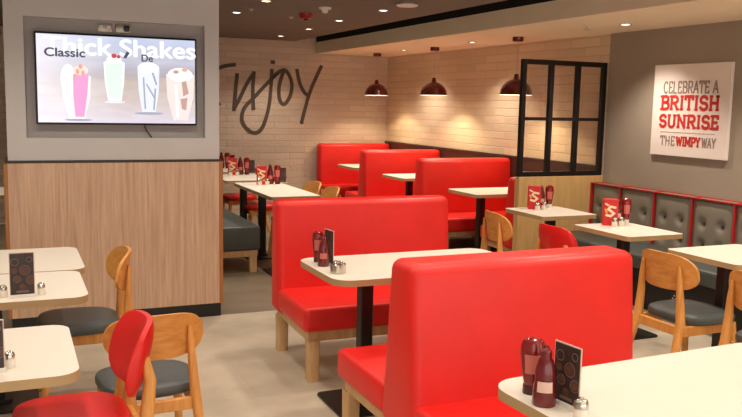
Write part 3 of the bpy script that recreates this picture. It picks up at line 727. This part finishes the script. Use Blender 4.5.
# tables along the grey banquette
for x, y, where in ((4.03, 5.74, 'table against the oak divider'), (4.03, 4.78, 'middle table along the grey banquette')):
    carton('red and cream napkin carton on the '+where, (x, y, ZT), -28, 'napkin cartons')
    squeeze_bottle('dark sauce bottle next to the carton on the '+where, (x+.095, y+.03, ZT), -28, False, GS, .98, 'sauce', 'capdark', 'labelw')
    squeeze_bottle('red bottle standing on its white cap on the '+where, (x+.175, y+.03, ZT), -28, True, GS, 1.02, 'ketchup', 'whiteplastic', 'label')
    shaker('white shaker before the carton on the '+where, (x-.015, y-.075, ZT), GK)
    shaker('white shaker by the dark bottle on the '+where, (x+.06, y-.06, ZT), GK)
# tables at the back
for (x, y, where) in ((2.38, 8.22, 'long table beside the column'), (2.36, 9.36, 'second table from the column'), (2.36, 10.3, 'table closest to the back wall')):
    carton('red and cream napkin carton on the '+where, (x, y, ZT), -14, 'napkin cartons')
    squeeze_bottle('dark sauce bottle next to the carton on the '+where, (x+.10, y+.03, ZT), -14, False, GS, 1.05, 'sauce')
    squeeze_bottle('red sauce bottle standing on its cap on the '+where, (x+.17, y+.0, ZT), -14, True, GS, 1.05, 'ketchup', 'capdark')
    shaker('left white shaker by the carton on the '+where, (x-.05, y-.10, ZT), GK, 1.1)
    shaker('right white shaker by the carton on the '+where, (x+.03, y-.10, ZT), GK, 1.1)
    menu('small card beside the condiments on the '+where, (x+.24, y+.05, ZT), -14, GM, .08, .17)

# ------------------------------------------------------------------ ceiling fittings
def spot(loc, e, col=(1, .86, .70), size=115, blend=.8, r=.05):
    l = bpy.data.lights.new('downlight_beam', 'SPOT'); l.energy = e; l.color = col; l.spot_size = math.radians(size); l.spot_blend = blend; l.shadow_soft_size = r
    o = bpy.data.objects.new('downlight_beam', l); o.location = loc; C.objects.link(o); return o
def downlight(label, x, y, z, e, group, size=115):
    t = thing('downlight', label, 'downlight', (x, y, z), 0, group)
    b = B(); lathe(b, [(.034, -.001), (.046, -.006), (.05, -.003), (.05, 0)], n=24); obj('rim', b, 'rim', t)
    b = B(); lathe(b, [(0, -.002), (.035, -.002)], n=24); b2_ = obj('lens', b, 'lamp', t)
    for v in b2_.data.polygons: v.flip()
    if e: spot((x, y, z-.03), e, size=size)
    return t
GD, GDS = 'downlights in the dark ceiling', 'downlights in the cream soffit'
E1, E2 = 46, 62
for x, y, lab in ((3.2, 7.07, 'recessed downlight in the dark ceiling beside the round white vent'), (3.2, 8.19, 'recessed downlight in the dark ceiling right of the red alarm'),
                  (3.27, 9.34, 'recessed downlight in the dark ceiling beyond the red alarm'), (3.3, 10.53, 'recessed downlight in the dark ceiling closest to the brick back wall'),
                  (2.07, 8.05, 'recessed downlight in the dark ceiling just right of the column'), (2.06, 7.0, 'recessed downlight at the top edge of the photo right of the column')):
    downlight(lab, x, y, ZC, E1*1.15, GD)
for x, y, lab in ((4.72, 9.76, 'downlight in the cream soffit between the first two pendants from the corner'), (4.71, 8.01, 'downlight in the cream soffit between the middle and the nearest pendant'), (4.72, 5.54, 'downlight in the cream soffit over the taupe wall')):
    downlight(lab, x, y, ZS, E2, GDS)
for x in (-1.3, -.1, 1.0, 2.06, 3.2):          # the same rows carried on, unseen, added to light the near room
    for y in (-1.2, .1, 1.4, 2.6, 3.8, 4.95):
        downlight('unseen recessed downlight added in the dark ceiling over the near tables', x, y, ZC, E1*(1.05 if x > 3 else .55), 'unseen downlights over the near tables', 140)
for y in (4.1, 2.7, 1.3, -.1): downlight('unseen downlight added in the cream soffit over the banquette', 4.72, y, ZS, E2, 'unseen downlights over the near banquette')  # unseen soffit lamps added to light the banquette side
for x, y in ((-1.3, 6.6), (-.1, 8.0), (-1.3, 9.6), (.9, 8.2), (.9, 9.6)): downlight('unseen recessed downlight in the dark ceiling behind the column', x, y, ZC, E1*.7, 'unseen downlights behind the column')  # unseen lamps lighting the space behind the column

def pendant(label, x, y):
    t = thing('pendant_lamp', label, 'lamp', (x, y, 0), 0, 'red pendant lamps')
    b = B(); lathe(b, [(0, ZS-.045), (.05, ZS-.045), (.056, ZS-.035), (.056, ZS)], n=24); obj('ceiling_rose', b, 'pendant', t)
    b = B(); tube(b, [(0, 0, ZS-.045), (0, 0, 1.925)], .004); obj('cord', b, 'cable', t)
    prof = [(.012, 1.935), (.022, 1.93), (.026, 1.90), (.032, 1.885), (.075, 1.868), (.11, 1.845), (.14, 1.81), (.158, 1.77), (.165, 1.73), (.168, 1.722)]
    b = B(); lathe(b, prof, n=40); lathe(b, [(r-.004 if r > .03 else .001, z-.003) for r, z in prof[3:]], n=40, mi=1); sh = obj('lamp_shade', b, ['pendant', 'pendant_in'], t)
    b = B(); lathe(b, [(0, 1.745), (.02, 1.75), (.03, 1.77), (.026, 1.80), (.014, 1.83), (.014, 1.86)], n=16); obj('bulb', b, 'bulb', t)
    l = bpy.data.lights.new('pendant_glow', 'SPOT'); l.energy = 26; l.color = (1, .78, .5); l.spot_size = math.radians(130); l.spot_blend = .4; l.shadow_soft_size = .03
    o = bpy.data.objects.new('pendant_glow', l); o.location = (x, y, 1.735); C.objects.link(o)
pendant('dark red dome pendant lamp in the far corner, first from the back wall', 4.72, 10.6)
pendant('dark red dome pendant lamp, middle one of three along the brick side wall', 4.77, 8.995)
pendant('dark red dome pendant lamp partly behind the black framed screen', 4.735, 7.147)

t = thing('smoke_detector', 'white dome smoke detector on the dark ceiling', 'detector', (2.662, 7.168, ZC))
b = B(); lathe(b, [(0, -.05), (.02, -.05), (.028, -.04), (.032, -.02), (.055, -.016), (.06, 0)], n=24); obj('detector_body', b, 'whiteplastic', t)
t = thing('fire_alarm', 'red alarm sounder on the dark ceiling behind the smoke detector', 'alarm', (2.682, 7.75, ZC))
b = B(); lathe(b, [(0, -.05), (.05, -.05), (.062, -.035), (.066, 0)], n=24); obj('alarm_body', b, 'alarm', t)
b = B(); lathe(b, [(0, -.07), (.018, -.066), (.022, -.05)], n=16); obj('beacon_lens', b, 'capdark', t)
t = thing('ceiling_vent', 'round white vent disc on the dark ceiling near the black slot', 'vent', (3.15, 6.47, ZC))
b = B(); lathe(b, [(0, -.03), (.08, -.028), (.095, -.02), (.09, -.01), (.06, -.006), (.06, 0)], n=32); obj('vent_disc', b, 'white', t)
for x, y, lab in ((2.66, 8.15, 'tiny pale sprinkler head on the dark ceiling next to the red alarm'), (2.115, 7.68, 'tiny dim sprinkler head on the dark ceiling near the column')):
    t = thing('sprinkler', lab, 'sprinkler', (x, y, ZC), 0, 'ceiling sprinklers')
    b = B(); lathe(b, [(0, -.02), (.012, -.018), (.014, -.006), (.024, -.004), (.026, 0)], n=16); obj('sprinkler_head', b, 'rim', t)
t = thing('sprinkler', 'star shaped sprinkler head under the cream soffit', 'sprinkler', (4.495, 5.756, ZS))
b = B(); lathe(b, [(0, -.008), (.03, -.006), (.034, 0)], n=20); obj('rose', b, 'whiteplastic', t)
b = B(); tube(b, [(0, 0, -.006), (0, 0, -.04)], .005)
for k in range(6): a = PI*k/3; tube(b, [(.008*math.cos(a), .008*math.sin(a), -.04), (.028*math.cos(a), .028*math.sin(a), -.04)], .003, 6)
obj('deflector', b, 'rim', t)

# ------------------------------------------------------------------ world and view
w = bpy.data.worlds.new('world'); bpy.context.scene.world = w; w.use_nodes = True
w.node_tree.nodes['Background'].inputs[0].default_value = (1, .93, .85, 1); w.node_tree.nodes['Background'].inputs[1].default_value = 2.2
sc = bpy.context.scene
sc.view_settings.view_transform = 'Standard'; sc.view_settings.look = 'None'; sc.view_settings.exposure = .2
sc.cycles.use_denoising = True; sc.cycles.max_bounces = 8; sc.cycles.sample_clamp_indirect = 4
